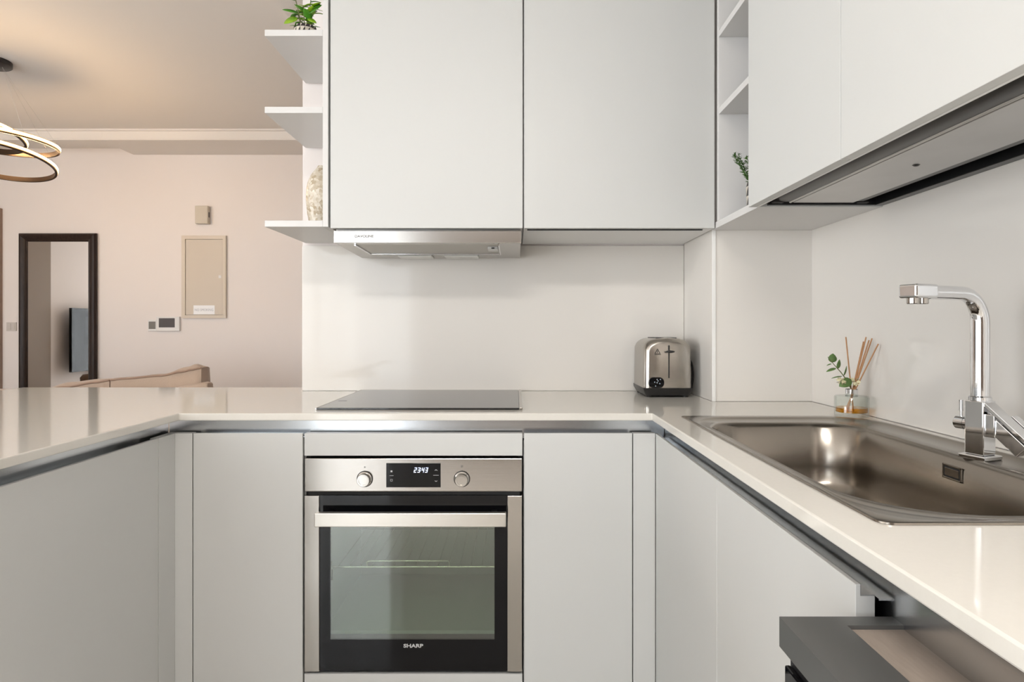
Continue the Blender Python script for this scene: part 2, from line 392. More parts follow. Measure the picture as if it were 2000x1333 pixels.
# door
DT, DB = .6725, .1885
dr = lab(bx('door', BLACKG, ov, -.582, -.580, YO + .02, YO + .022, DB, DT, bevel=0), 'black glass oven door')
bpy.data.objects.remove(dr)
bm = B(); gx0, gx1 = -.541, -.024; wx0, wx1, wz0, wz1 = -.5115, -.0595, .2755, .597
for d in ((gx0, wx0, DB, DT), (wx1, gx1, DB, DT), (wx0, wx1, DB, wz0), (wx0, wx1, wz1, DT)): box(bm, d[0], d[1], YO + .002, YO + .006, d[2], d[3])
dr = lab(add('door', bm, BLACKG, ov), 'black glass door frame')
lab(bx('window_pane', OVENGLASS, dr, wx0, wx1, YO + .002, YO + .006, wz0, wz1, bevel=0), 'clear oven window')
for x0, x1 in ((-.582, gx0), (gx1, .0165)):
    lab(bx('side_trim', STEEL_H, dr, x0, x1, YO - .002, YO + .02, DB, DT, bevel=.0015), 'steel door edge')
h = bx('handle', mat('handle_steel', (.72, .69, .64), .32, 1.0, bump=((3, 3, 700), .12)), ov, -.541, -.027, YO - .045, YO - .027, .600, .637, bevel=.002)
for x in (-.515, -.06): bx('handle_post', BLACK, h, x - .008, x + .008, YO - .027, YO + .002, .610, .628)
text('logo', 'SHARP', mat('logo_grey', (.55, .55, .55), .4), dr, (-.283, YO + .0015, .258), .0135, bold=.0004, squash=1.35)
# knobs
for x in (-.416, -.149):
    bm = B(); seg = 32; Ls = []
    for r, y in ((.0205, 0), (.0205, -.004), (.0185, -.0055), (.0175, -.006), (.0175, -.020), (.0165, -.0215), (.012, -.0216), (.0118, -.0205), (.002, -.0205)):
        Ls.append([(x + r * math.cos(2 * math.pi * k / seg), YO + y, .7185 + r * math.sin(2 * math.pi * k / seg)) for k in range(seg)])
    loops(bm, Ls, True, False, True)
    kn = add('knob', bm, CHROME if 0 else mat('knob_steel', (.50, .48, .45), .16, 1.0), ov, smooth=30)
    bm = B(); Ls = [[(x + r * math.cos(2 * math.pi * k / seg), YO - .0003, .7185 + r * math.sin(2 * math.pi * k / seg)) for k in range(seg)] for r in (.0205, .0225)]
    loops(bm, Ls); add('knob_ring', bm, BLACK, kn)
PRINT = mat('panel_print', (.12, .12, .12), .5)
for x, n in ((-.416, 1), (-.149, 3)):
    bm = B()
    for k in range(n): box(bm, x - .003, x + .003, YO - .0004, YO, .7505 + k * .0022, .7515 + k * .0022)
    if n == 1: box(bm, x - .0005, x + .0005, YO - .0004, YO, .7485, .7535)
    add('printed_symbol', bm, PRINT, ov)
# display
ds = bx('display', BLACKG, ov, -.357, -.2075, YO - .0012, YO + .004, .6955, .762, bevel=.0004)
LIT = mat('lit_digits', (.5, .55, .7), .5, emit=(.62, .72, 1.0), estr=2.2)
def seg7(bm, d, x, z, w, hgt, th, sh, y):
    on = {'2': 'abged', '3': 'abgcd', '4': 'fgbc'}[d]
    P = {'a': (0, w, hgt - th, hgt), 'g': (0, w, hgt / 2 - th / 2, hgt / 2 + th / 2), 'd': (0, w, 0, th), 'f': (0, th, hgt / 2, hgt), 'b': (w - th, w, hgt / 2, hgt), 'e': (0, th, 0, hgt / 2), 'c': (w - th, w, 0, hgt / 2)}
    for s in on:
        a, b, c, e = P[s]; g = th * .18
        if s in 'agd': a += g; b -= g
        else: c += g; e -= g
        v = [bm.verts.new((x + px + sh * pz, yy, z + pz)) for yy in (y, y - .0003) for px, pz in ((a, c), (b, c), (b, e), (a, e))]
        bm.faces.new(v[4:]); bm.faces.new(v[:4])
bm = B(); yq = YO - .0015; xq = -.2815
for dgt, dx in (('2', 0), ('3', .0098), ('4', .0208), ('3', .0306)): seg7(bm, dgt, xq + dx, .7365, .0068, .0135, .0017, .2, yq)
for z in (.7405, .7460): box(bm, xq + .0188, xq + .0200, yq - .0003, yq, z, z + .0013)
lab(add('clock_digits', bm, LIT, ds), 'lit clock digits 23:43')
WPR = mat('white_print', (.65, .65, .68), .5)
bm = B()
for z0, s in ((.742, 1), (.714, -1)):
    for sg in (-1, 1):
        v = [bm.verts.new(p) for p in ((-.220, yq, z0 + s * .003), (-.220, yq, z0 + s * .0018), (-.220 + sg * .0035, yq, z0 - s * .0007), (-.220 + sg * .0035, yq, z0 + s * .0005))]; bm.faces.new(v)
box(bm, -.2275, -.2125, yq - .0001, yq, .7285, .7292); box(bm, -.3450, -.3400, yq - .0001, yq, .7375, .7420)
for d in ((-.3455, -.3395, .7175, .7182), (-.3455, -.3395, .7125, .7132), (-.3455, -.3448, .7125, .718), (-.3402, -.3395, .7125, .718), (-.348, -.337, .7275, .7283)): box(bm, d[0], d[1], yq - .0001, yq, d[2], d[3])
o = add('touch_symbols', bm, WPR, ds); o['kind'] = 'stuff'

# ================================================================== HOB
hb = thing('induction_hob', 'black glass induction hob set into the cream worktop', 'hob', (-.28, 2.06, WT))
HX0, HX1, HY0, HY1 = -.572, .0185, 1.794, 2.322
bx('glass', HOBG, hb, HX0 + .004, HX1 - .010, HY0, HY1, WT + .0005, WT + .006, bevel=.001)
lab(bx('edge_trim', STEEL_H, hb, HX1 - .0095, HX1, HY0, HY1, WT + .0005, WT + .0068, bevel=.001), 'steel edge trim')
lab(bx('edge_trim', STEEL_H, hb, HX0, HX0 + .0035, HY0, HY1, WT + .0005, WT + .0063, bevel=.0005), 'steel edge trim')
bm = B(); box(bm, -.556, -.530, 1.968, 1.9745, WT + .0061, WT + .0063); add('logo_mark', bm, BLACK, hb)

# ================================================================== UPPER CABINETS, OVEN RUN
YU, ZU, ZT = 1.9586, 1.4445, 2.60
UG = 'handleless wall cabinets'
def up_cab(x0, x1, label, zb):
    t = thing('wall_cabinet', label, 'cabinet', ((x0 + x1) / 2, 2.15, zb), UG)
    bx('body', WHITE_IN, t, x0, x1, YU + .022, 2.3395, zb, ZT, bevel=.0005)
    bx('door', WHITE, t, x0 + .0018, x1 - .0018, YU, YU + .02, ZU, ZT, bevel=.0012)
    return t
up_cab(-.5795, .0223, 'tall white wall cabinet above the extractor hood', 1.452)
t = up_cab(.0232, .6195, 'tall white wall cabinet above the toaster', 1.4455)
lab(bx('shade_strip', DARK, t, .035, .585, YU + .018, YU + .0225, 1.4405, 1.4455, bevel=0), 'dark strip standing for the shade under the door')  # thin dark strip drawn in as the shade line below the door
# open shelves at the end of the run
sh = thing('open_shelf_unit', 'white open end shelves holding the green plant and pearly vase', 'shelf unit', (-.69, 2.15, 1.449))
bx('side_panel', SHELFW, sh, -.6015, -.5845, YU, 2.3395, 1.449, ZT, bevel=.0008)
for z in (1.449, 1.803, 2.043, 2.40):
    bx('shelf_board', SHELFW, sh, -.782, -.6017, YU, 2.3395, z, z + .0195, bevel=.0008)

# ================================================================== EXTRACTOR HOOD
hd = thing('extractor_hood', 'slim stainless pull-out extractor hood above the hob', 'hood', (-.275, 2.15, 1.40))
HF = 1.968
bx('front_panel', STEEL_H, hd, -.570, .0165, HF, HF + .02, 1.3995, 1.4385, bevel=.0015)
bm = B(); prof = [(HF + .02, 1.4), (2.325, 1.392), (2.325, 1.451), (HF + .02, 1.451)]
loops(bm, [[(x, y, z) for y, z in prof] for x in (-.568, .0145)], True, True, True)
UND = mat('hood_underside', (.50, .48, .45), .34, 1.0)
add('body', bm, UND, hd, .001)
bm = B(); prof = [(HF + .024, 1.3985), (2.20, 1.3945), (2.20, 1.3965), (HF + .024, 1.401)]
loops(bm, [[(x, y, z) for y, z in prof] for x in (-.505, -.06)], True, True, True)
lab(add('grease_filter', bm, mat('filter_mesh', (.42, .40, .36), .42, 1.0, bump=((400, 400, 400), .6)), hd), 'metal grease filter')
bm = B()
for a, b in (((-.510, HF + .026, 1.397), (-.510, 2.205, 1.393)), ((-.510, 2.205, 1.393), (-.055, 2.205, 1.393)), ((-.055, 2.205, 1.393), (-.055, HF + .026, 1.397))): tube(bm, [a, b], .003, 8)
add('filter_frame', bm, CHROME, hd, smooth=50)
sw = bx('light_switch', mat('switch_grey', (.62, .61, .58), .4), hd, -.092, -.060, 2.04, 2.10, 1.389, 1.398)
bx('rocker', BLACK, sw, -.080, -.070, 2.038, 2.0405, 1.3905, 1.3945, bevel=0)
for x0 in (-.42, -.255):
    lab(bx('lamp_cover', mat('lamp_cover_white', (.75, .74, .7), .3), hd, x0, x0 + .12, 2.235, 2.305, 1.387, 1.394, bevel=.002), 'pale lamp cover')
text('logo', 'DAVOLINE', mat('engraved_grey', (.16, .15, .14), .5), hd, (-.475, HF - .0002, 1.4205), .0105, bold=.0003, squash=1.15)

# ================================================================== UPPER RUN ABOVE THE SINK
XS, XC = .622, .597
sh2 = thing('open_shelf_unit', 'white open shelves recessed between two wall cabinets, holding the rosemary', 'shelf unit', (.78, 1.79, ZU))
bx('end_panel', SHELFW, sh2, XS, .9385, 1.932, 1.950, ZU + .0205, ZT, bevel=.0006)
bx('back_panel', SHELFW, sh2, .930, .9385, 1.622, 1.9315, ZU + .0205, ZT, bevel=0)
bx('bottom_board', SHELFW, sh2, XS, .9385, 1.620, 1.998, ZU, ZU + .020, bevel=.0008)
for z in (1.790, 2.027, 2.29):
    bx('shelf_board', SHELFW, sh2, XS, .929, 1.622, 1.9315, z, z + .0195, bevel=.0008)
def sink_up(y0, y1, label):
    t = thing('wall_cabinet', label, 'cabinet', (.77, (y0 + y1) / 2, ZU), UG)
    bm = B(); box(bm, .618, .9385, y0, y1, 1.53, ZT); box(bm, .618, .624, y0, y1, ZU, 1.53)
    add('body', bm, WHITE_IN, t, .0005)
    bx('door', WHITE, t, XC, XC + .02, y0 + .0005, y1 - .0005, ZU, ZT, bevel=.0008)
    return t
sink_up(1.160, 1.6195, 'narrower white wall cabinet over the sink beside the open shelves')
sink_up(.56, 1.1585, 'wide white wall cabinet over the tap above the dish tray')
bx_ = bx('end_panel', WHITE, bpy.data.objects['wall_cabinet.002'], .6245, .9385, 1.612, 1.6195, ZU, 1.53, bevel=0)
# dish drainer tray let into the cabinet floor
tr = thing('dish_drainer', 'dark framed steel drip tray under the wall cabinets over the sink', 'dish drainer', (.78, 1.08, 1.45))
FRM = mat('tray_frame_black', (.012, .012, .013), .3)
DKS = mat('tray_channel_grey', (.045, .043, .042), .32, .3)
TRY = mat('tray_steel', (.50, .49, .48), .33, .9, noise=((9, 9, 9), .5, (.42, .41, .40)))
bm = B(); box(bm, .6245, .640, .58, 1.6115, 1.452, 1.50); box(bm, .915, .9375, .58, 1.6115, 1.447, 1.50); box(bm, .642, .915, 1.600, 1.6115, 1.447, 1.50); box(bm, .642, .915, .58, .592, 1.447, 1.50)
box(bm, .6245, .9375, .58, 1.6115, 1.50, 1.505)
add('frame', bm, FRM, tr, .001)
bm = B(); prof = []
for x, z in ((.648, 1.485), (.649, 1.468), (.653, 1.460), (.661, 1.455), (.674, 1.4525), (.688, 1.452)): prof.append((x, z))
loops(bm, [[(x, y, z) for x, z in prof + [(x, z + .003) for x, z in reversed(prof)]] for y in (.60, 1.588)], True, True, True)
lab(add('front_channel', bm, DKS, tr, smooth=60), 'dark rounded front channel')
bm = B(); tube(bm, [(.6915, .60, 1.4525), (.6915, 1.588, 1.4525)], .0034, 10); lab(add('ridge', bm, mat('ridge_steel', (.55, .54, .52), .3, .8), tr, smooth=60), 'pale rounded ridge')
bx('tray', TRY, tr, .6985, .850, .60, 1.588, 1.450, 1.454, bevel=.001)
lab(bx('rear_channel', DKS, tr, .8535, .876, .60, 1.588, 1.4535, 1.463, bevel=.002), 'dark rear channel')
for x in (.655, .87): lab(bx('end_clip', BLACK, tr, x - .008, x + .022, 1.588, 1.600, 1.450, 1.462, bevel=.003), 'black plastic end clip')
bm = B()
lathe(bm, [(.007, 1.4498), (.004, 1.4475), (.001, 1.447)], .775, 1.22, 16); add('drain_nub', bm, DKS, tr, smooth=40)

# ================================================================== SINK
sk = thing('sink', 'large inset stainless steel sink with one deep bowl', 'sink', (.66, 1.2, WT))
N = 10
def RL(x0, x1, y0, y1, rad, z): return rrect(x0, x1, y0, y1, rad, z, N)
bm = B(); Ls = []
Ro = (.018, .04, .12, .006)
Ls.append(RL(.433, .905, .7455, 1.655, Ro, WT + .0004))
Ls.append(RL(.4335, .9045, .746, 1.6545, Ro, WT + .0026))
Ls.append(RL(.4355, .9025, .748, 1.6525, Ro, WT + .0034))
Ls.append(RL(.440, .895, .757, 1.620, (.10, .07, .12, .10), WT + .0034))
Ls.append(RL(.4425, .892, .760, 1.616, (.10, .07, .12, .10), WT + .0012))
Ls.append(RL(.450, .814, .772, 1.560, (.145, .08, .10, .09), WT + .0012))
Ls.append(RL(.4525, .811, .775, 1.55, (.145, .08, .10, .09), WT + .0026))
Ls.append(RL(.455, .806, .779, 1.535, (.145, .08, .09, .085), WT + .001))
Ls.append(RL(.457, .801, .782, 1.528, (.143, .08, .09, .083), WT - .008))
Ls.append(RL(.459, .797, .785, 1.522, (.142, .08, .09, .081), WT - .10))
for k in range(1, 7):
    a = k / 6 * math.pi / 2; d = .05 * (1 - math.cos(a))
    Ls.append(RL(.461 + d, .794 - d, .788 + d, 1.518 - d, (.14 - d * .5, .08, .085, .08), WT - .12 - .05 * math.sin(a)))
Ls.append([(.635 + (p[0] - .635) * .06, 1.15 + (p[1] - 1.15) * .06, WT - .176) for p in Ls[-1]])
loops(bm, Ls, True, False, True)
lab(add('basin', bm, STEEL_S, sk, smooth=50, recalc=True), 'brushed steel bowl and rim')
bm = B(); lathe(bm, [(.045, WT - .1735), (.043, WT - .171), (.036, WT - .172), (.03, WT - .175)], .635, 1.15, 28); add('drain', bm, CHROME, sk, smooth=40)
bm = B(); oy0, oy1, oz0, oz1 = 1.128, 1.178, .855, .882
for d in ((oy0, oy1, oz0, oz0 + .0035), (oy0, oy1, oz1 - .0035, oz1), (oy0, oy0 + .0035, oz0, oz1), (oy1 - .0035, oy1, oz0, oz1)): box(bm, .7968, .7995, d[0], d[1], d[2], d[3])
ofl = lab(add('overflow', bm, STEEL_S, sk, .0008), 'rectangular overflow frame')
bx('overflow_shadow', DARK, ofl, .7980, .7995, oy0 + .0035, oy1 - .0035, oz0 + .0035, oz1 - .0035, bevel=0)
bx('overflow_plate', STEEL_S, ofl, .7968, .7979, oy0 + .0065, oy1 - .0065, oz0 + .0065, oz1 - .0065, bevel=.0005)

# ================================================================== TAP
FX, FY, FZ = .8265, 1.122, WT + .0012
tp = thing('kitchen_tap', 'tall chrome kitchen tap with square body and bent spout', 'tap', (FX, FY, FZ))
def rotbox(bm, c, ax, ay, az, hx, hy, hz):
    v = [bm.verts.new(Vector(c) + ax * (hx * i) + ay * (hy * j) + az * (hz * k)) for i in (-1, 1) for j in (-1, 1) for k in (-1, 1)]
    for f in ((0, 1, 3, 2), (4, 6, 7, 5), (0, 4, 5, 1), (2, 3, 7, 6), (0, 2, 6, 4), (1, 5, 7, 3)): bm.faces.new([v[i] for i in f])
th = R(20)
AX = Vector((-math.cos(th), -math.sin(th), 0)); AY = Vector((math.sin(th), -math.cos(th), 0)); AZ = Vector((0, 0, 1))
F0 = Vector((FX, FY, FZ))
bm = B(); rotbox(bm, F0 + AZ * .004, AX, AY, AZ, .0235, .0235, .004); add('base_plate', bm, CHROME, tp, .002)
bm = B(); rotbox(bm, F0 + AZ * .056, AX, AY, AZ, .0165, .0165, .048); add('body', bm, CHROME, tp, .002)
bm = B(); lathe(bm, [(.0160, FZ + .102), (.0178, FZ + .104), (.0178, FZ + .110), (.0155, FZ + .112)], FX, FY, 28); add('collar', bm, CHROME, tp, smooth=40)
H = .294; rb = .05
pts = [F0 + AZ * .105, F0 + AZ * (H - rb)]
for k in range(1, 9):
    a = k / 8 * math.pi / 2; pts.append(F0 + AZ * (H - rb + rb * math.sin(a)) + AX * (rb - rb * math.cos(a)))
pts.append(F0 + AZ * H + AX * .128)
bm = B(); tube(bm, pts, [.0148] * 2 + [.0148 - .0028 * k / 8 for k in range(1, 9)] + [.012], 24); add('spout', bm, CHROME, tp, smooth=50)
bm = B(); rotbox(bm, F0 + AZ * (H + .001) + AX * .152, AX, AY, AZ, .026, .0175, .0118); hd_ = add('spout_head', bm, CHROME, tp, .004, seg=3)
for dx in (.143, .165):
    bm = B(); p = F0 + AX * dx; lathe(bm, [(.0085, FZ + H - .0205), (.0095, FZ + H - .0195), (.0095, FZ + H - .0108)], p.x, p.y, 20); add('aerator', bm, STEEL_H, hd_, smooth=40)
# lever handle towards the room
dirv = (AY * .74 - AZ * .66 - AX * .05).normalized(); side = dirv.cross(AZ).normalized(); nrm = side.cross(dirv).normalized()
L0 = F0 + AY * .010 + AZ * .103
bm = B(); rotbox(bm, L0 + dirv * .062, dirv, side, nrm, .062, .0145, .0035); lv = add('lever', bm, CHROME, tp, .0012)
bm = B(); rotbox(bm, L0 + dirv * .066 - nrm * .019, dirv, side, nrm, .032, .0105, .012); add('lever_block', bm, CHROME, lv, .0015)
bm = B(); rotbox(bm, F0 + AY * .024 + AZ * .062, AX, AY, AZ, .0125, .0085, .020); add('cartridge_block', bm, CHROME, tp, .0015)
bm = B(); rotbox(bm, F0 + AY * .075 + AX * .030 * -1 + AZ * .045, dirv, side, nrm, .050, .009, .0035); lab(add('lever', bm, CHROME, tp, .0012), 'second chrome lever')
# side valve knob
bm = B(); c0 = F0 + AZ * .060; tube(bm, [c0 - AY * .0165, c0 - AY * .024, c0 - AY * .0241, c0 - AY * .0249, c0 - AY * .025, c0 - AY * .0405, c0 - AY * .042], [.0118, .0118, .0105, .0105, .0118, .0118, .0105], 24); kb = add('side_knob', bm, CHROME, tp, smooth=40)
bm = B(); p = c0 - AY * .0335 + AZ * .0110; tube(bm, [p, p + AZ * .010, p + AZ * .0102, p + AZ * .030], [.0026, .0026, .0038, .0038], 16); add('knob_pin', bm, CHROME, kb, smooth=50)

# ================================================================== TOASTER
ts = thing('toaster', 'brushed steel two-slice toaster with black base against the corner', 'toaster', (.512, 2.22, WT))
TX, TY0, TY1, TZ0, TZ1 = .512, 2.110, 2.318, WT + .030, WT + .199
def toast_loop(y, ins, zt_in):
    w = .0825 - ins; out = []; zt = TZ1 - zt_in; zb = TZ0
    out.append((TX + w, y, zb))
    for k in range(0, 13):
        a = k / 12 * math.pi / 2; r = .050
        out.append((TX + w - .004 - r * 1.0 + r * math.cos(a) + .0 + (.002 if k == 0 else 0), y, zt - r * .62 + r * .62 * math.sin(a) - 0))
    ll = [(2 * TX - p[0], p[1], p[2]) for p in reversed(out)]
    mid = [(TX, y, zt + .0025)]
    return out + mid + ll
bm = B(); Ls = []; rr = .030
for k in range(0, 10):
    a = k / 9 * math.pi / 2; Ls.append(toast_loop(TY0 + .004 + rr * (1 - math.cos(a)), rr * .6 * (1 - math.sin(a)), rr * .55 * (1 - math.sin(a))))
for k in range(9, -1, -1):
    a = k / 9 * math.pi / 2; Ls.append(toast_loop(TY1 - rr * (1 - math.cos(a)), rr * .6 * (1 - math.sin(a)), rr * .55 * (1 - math.sin(a))))
def mid_loop(L, y, f): return [(TX + (p[0] - TX) * f, y, WT + .10 + (p[2] - WT - .10) * f) for p in L]
Ls = [mid_loop(Ls[0], TY0, .45), mid_loop(Ls[0], TY0 + .001, .75)] + Ls
loops(bm, Ls, True, True, True)
add('body', bm, STEEL_T, ts, smooth=75)
bm = B()
L1_ = rrect(TX - .0835, TX + .0835, TY0 - .001, TY1 + .001, (.016,) * 4, WT + .032, 6); L2_ = rrect(TX - .082, TX + .082, TY0 + .001, TY1 - .001, (.016,) * 4, WT + .022, 6); L3_ = rrect(TX - .074, TX + .074, TY0 + .010, TY1 - .010, (.016,) * 4, WT + .006, 6)
loops(bm, [L1_, L2_, L3_], True, True, True); add('base', bm, BLACK, ts, smooth=40)
for x in (-.062, .062):
    for y in (TY0 + .025, TY1 - .025):
        bm = B(); lathe(bm, [(.009, WT + .0003), (.010, WT + .008)], TX + x, y, 14); add('foot', bm, BLACK, ts, smooth=40)
for x in (-.022, .022): bx('bread_slot', BLACK, ts, TX + x - .013, TX + x + .013, TY0 + .035, TY1 - .035, TZ1 - .006, TZ1 + .0022, bevel=.0005)
fy = TY0 - .0012
sl = bx('lever_slot', BLACK, ts, TX - .0024, TX + .0024, fy, fy + .006, WT + .066, WT + .176, bevel=.0008)
bm = B(); tube(bm, [(TX, fy + .001, WT + .155), (TX, fy - .014, WT + .155)], .0045, 16); tube(bm, [(TX - .012, fy - .013, WT + .155), (TX - .004, fy - .015, WT + .155), (TX + .006, fy - .015, WT + .155), (TX + .015, fy - .012, WT + .155)], [.0018, .004, .004, .0022], 12)
add('lever', bm, BLACK, ts, smooth=50)
bm = B(); Lp = [(p[0], fy, p[1]) for p in rrect(TX - .068, TX - .016, WT + .0325, WT + .0685, (.016,) * 4, 0, 6)]; loops(bm, [[(x, y + .012, z) for x, y, z in Lp], Lp, [(TX - .042 + (x - TX + .042) * .95, y - .0012, WT + .0505 + (z - WT - .0505) * .93) for x, y, z in Lp]], True, False, True)
cp = add('control_pad', bm, BLACKG, ts, smooth=40)
for dx, dz in ((.002, .011), (.013, .011), (-.006, .002), (.002, .0), (.011, -.003), (-.003, -.011), (.005, .006)):
    bm = B(); seg = 10; loops(bm, [[(TX - .042 + dx + r * math.cos(2 * math.pi * k / seg), y, WT + .0505 + dz + r * math.sin(2 * math.pi * k / seg)) for k in range(seg)] for r, y in ((.0017, fy - .001), (.0016, fy - .0018))], True, False, True)
    add('indicator', bm, mat('indicator_pale', (.5, .6, .7), .4), cp)
bm = B()
tri = [(TX - .0465, WT + .148), (TX - .0295, WT + .148), (TX - .038, WT + .164)]
for i in range(3):
    a = Vector((tri[i][0], fy + .0008, tri[i][1])); b = Vector((tri[(i + 1) % 3][0], fy + .0008, tri[(i + 1) % 3][1])); tube(bm, [a, b], .0009, 6)
box(bm, TX - .049, TX - .027, fy - .001, fy + .004, WT + .1440, WT + .1456); box(bm, TX - .0388, TX - .0372, fy - .001, fy + .004, WT + .151, WT + .158)
lab(add('warning_symbol', bm, BLACK, ts), 'hot surface warning triangle')
bm = B(); cpts = []
for k in range(17):
    a = R(80 - k * 160 / 16); cpts.append((TX + .080 + .026 * math.cos(a), 2.20 - .03 * math.sin(a) * 0, WT + .072 + .062 * math.sin(a) * 1.0))
tube(bm, cpts, .0035, 10); add('cord', bm, BLACK, ts, smooth=50)

# ================================================================== REED DIFFUSER
RX, RY = .888, 1.667
rd = thing('reed_diffuser', 'small glass reed diffuser with amber oil, wooden reeds and a eucalyptus sprig', 'diffuser', (RX, RY, WT))
bm = B(); z = WT + .0003
lathe(bm, [(.0395, z), (.0415, z + .002), (.0415, z + .051), (.039, z + .0545), (.0155, z + .0565), (.0145, z + .060), (.0145, z + .073), (.012, z + .073), (.012, z + .057), (.036, z + .053), (.0385, z + .050), (.0385, z + .012), (.036, z + .0105)], RX, RY, 32)
lab(add('bottle', bm, BOTTLEGLASS, rd, smooth=40), 'clear glass bottle')
bm = B(); lathe(bm, [(.036, z + .0112), (.0382, z + .0125), (.0382, z + .0235)], RX, RY, 32); lab(add('liquid', bm, LIQUID, rd, smooth=40), 'amber fragrance oil')
bm = B(); lathe(bm, [(.0158, z + .0605), (.0158, z + .0715), (.0149, z + .0715), (.0149, z + .0605)], RX, RY, 28, False, False); add('collar', bm, CHROME, rd, smooth=40)
REED = mat('reed_wood', (.42, .20, .085), .6, noise=((200, 200, 20), .6, (.55, .30, .14)))
# tips given in pixels right/up of the neck, turned into centimetres
NX, NZ = RX, z + .075
for tx, tz, ty in ((-.014, .127, .0), (.046, .127, -.010), (.050, .119, -.018), (.053, .124, -.028), (.043, .115, -.002), (.0575, .110, -.05)):
    tip = Vector((RX + tx * .8 - .004, RY + ty, WT + .083 + tz)); nk = Vector((RX + tx * .06, RY + ty * .2, WT + .070)); d = (nk - tip).normalized()
    low = nk + d * (.057 / abs(d.z)); 
    if (Vector((low.x - RX, low.y - RY, 0))).length > .034: low = nk + d * .03
    bm = B(); tube(bm, [tip, nk, low], .0017, 8); add('reed', bm, REED, rd, smooth=50)
LEAF = mat('eucalyptus_leaf', (.085, .17, .04), .45, noise=((60, 60, 60), .7, (.16, .27, .08)))
STEM = mat('plant_stem', (.16, .17, .07), .6)
def leaf_mesh(bm, base, d, up, ln, wd, fold=.12, bend=.15, n=6, shape=.8, blunt=1.0):
    d = d.normalized(); s = d.cross(up).normalized(); u = s.cross(d).normalized(); rows = []
    for i in range(n + 1):
        t = i / n; w = wd * .5 * (math.sin(math.pi * min(1, t ** shape)) ** blunt if 0 < t < 1 else 0.02)
        c = base + d * (ln * t) - u * (bend * ln * t * t)
        rows.append([bm.verts.new(c - s * w + u * (fold * w)), bm.verts.new(c), bm.verts.new(c + s * w + u * (fold * w))])
    for a, b in zip(rows, rows[1:]):
        for j in (0, 1): bm.faces.new((a[j], a[j + 1], b[j + 1], b[j]))
def leaf(parent, m, base, d, up, ln, wd, **k):
    bm = B(); leaf_mesh(bm, Vector(base), Vector(d), Vector(up), ln, wd, **k)
    o = add('leaf', bm, m, parent, smooth=80, recalc=False)
    md = o.modifiers.new('thick', 'SOLIDIFY'); md.thickness = .0006
    return o
bm = B(); sp = [Vector((RX - .002, RY, WT + .074)), Vector((RX - .016, RY - .006, WT + .096)), Vector((RX - .034, RY - .010, WT + .118)), Vector((RX - .052, RY - .012, WT + .137)), Vector((RX - .070, RY - .014, WT + .158))]
tube(bm, sp, [.0014, .0013, .0012, .001, .0007], 8); sg = add('sprig', bm, STEM, rd, smooth=50)
UPV = (0, -1, .3)
for (px, pz, dx, dz, ln, wd, up) in ((-.058, .143, .18, .95, .024, .023, (0, -1, 0)), (-.046, .128, -1, -.22, .028, .010, (0, -.6, 1)), (-.043, .126, .32, 1, .026, .012, (.3, -1, 0)),
                                      (-.058, .140, -.9, -.2, .014, .004, (0, -.5, 1)), (-.030, .107, -1, -.05, .030, .006, (0, -.3, 1)), (-.026, .108, .42, 1, .027, .008, (.6, -.8, 0)), (-.006, .098, -1, -.50, .036, .026, (0, -1, .5))):
    leaf(sg, LEAF, (RX + px, RY - .010, WT + pz), (dx, -.1, dz), up, ln, wd, n=8, blunt=.75)
FLW = mat('cream_flower', (.72, .66, .42), .6)
for k, (px, pz, rr_) in enumerate(((-.034, .094, .011), (.004, .094, .012))):
    bm = B(); rnd = random.Random(k)
    for i in range(16):
        v = Vector((rnd.uniform(-1, 1), rnd.uniform(-1, 1), rnd.uniform(-1, 1))).normalized()
        leaf_mesh(bm, Vector((RX + px, RY - .012, WT + pz)) + v * rr_ * .2, v, Vector((v.y, v.z, v.x)), rr_, rr_ * .7, n=3)
    lab(add('flower', bm, FLW, rd, smooth=80, recalc=False), 'tiny cream dried flower')

# ================================================================== PLANTS AND VASE ON THE SHELVES
def zebra(name, horizontal):
    m = bpy.data.materials.new(name); m.use_nodes = True; nt = m.node_tree; b = nt.nodes['Principled BSDF']; b.inputs['Roughness'].default_value = .4
    tc = nt.nodes.new('ShaderNodeTexCoord'); sp_ = nt.nodes.new('ShaderNodeSeparateXYZ'); nt.links.new(tc.outputs['Object'], sp_.inputs[0])
    at = nt.nodes.new('ShaderNodeMath'); at.operation = 'ARCTAN2'; nt.links.new(sp_.outputs[1], at.inputs[0]); nt.links.new(sp_.outputs[0], at.inputs[1])
    # triangles: fract(angle*n) compared with fract(z*k)
    m1 = nt.nodes.new('ShaderNodeMath'); m1.operation = 'MULTIPLY'; m1.inputs[1].default_value = 15 / (2 * math.pi); nt.links.new(at.outputs[0], m1.inputs[0])
    f1 = nt.nodes.new('ShaderNodeMath'); f1.operation = 'FRACT'; nt.links.new(m1.outputs[0], f1.inputs[0])
    m2 = nt.nodes.new('ShaderNodeMath'); m2.operation = 'MULTIPLY'; m2.inputs[1].default_value = 38; nt.links.new(sp_.outputs[2], m2.inputs[0])
    f2 = nt.nodes.new('ShaderNodeMath'); f2.operation = 'FRACT'; nt.links.new(m2.outputs[0], f2.inputs[0])
    gt = nt.nodes.new('ShaderNodeMath'); gt.operation = 'GREATER_THAN'; nt.links.new(f1.outputs[0], gt.inputs[0]); nt.links.new(f2.outputs[0], gt.inputs[1])
    mx = nt.nodes.new('ShaderNodeMix'); mx.data_type = 'RGBA'; mx.inputs[6].default_value = (.62, .56, .48, 1); mx.inputs[7].default_value = (.012, .008, .008, 1)
    nt.links.new(gt.outputs[0], mx.inputs[0]); nt.links.new(mx.outputs[2], b.inputs['Base Color']); return m
POT = zebra('triangle_pot', True)
SOIL = mat('soil', (.05, .035, .025), .9)
GREEN = mat('bright_leaf', (.12, .32, .015), .38, noise=((45, 45, 45), .9, (.34, .50, .015)))
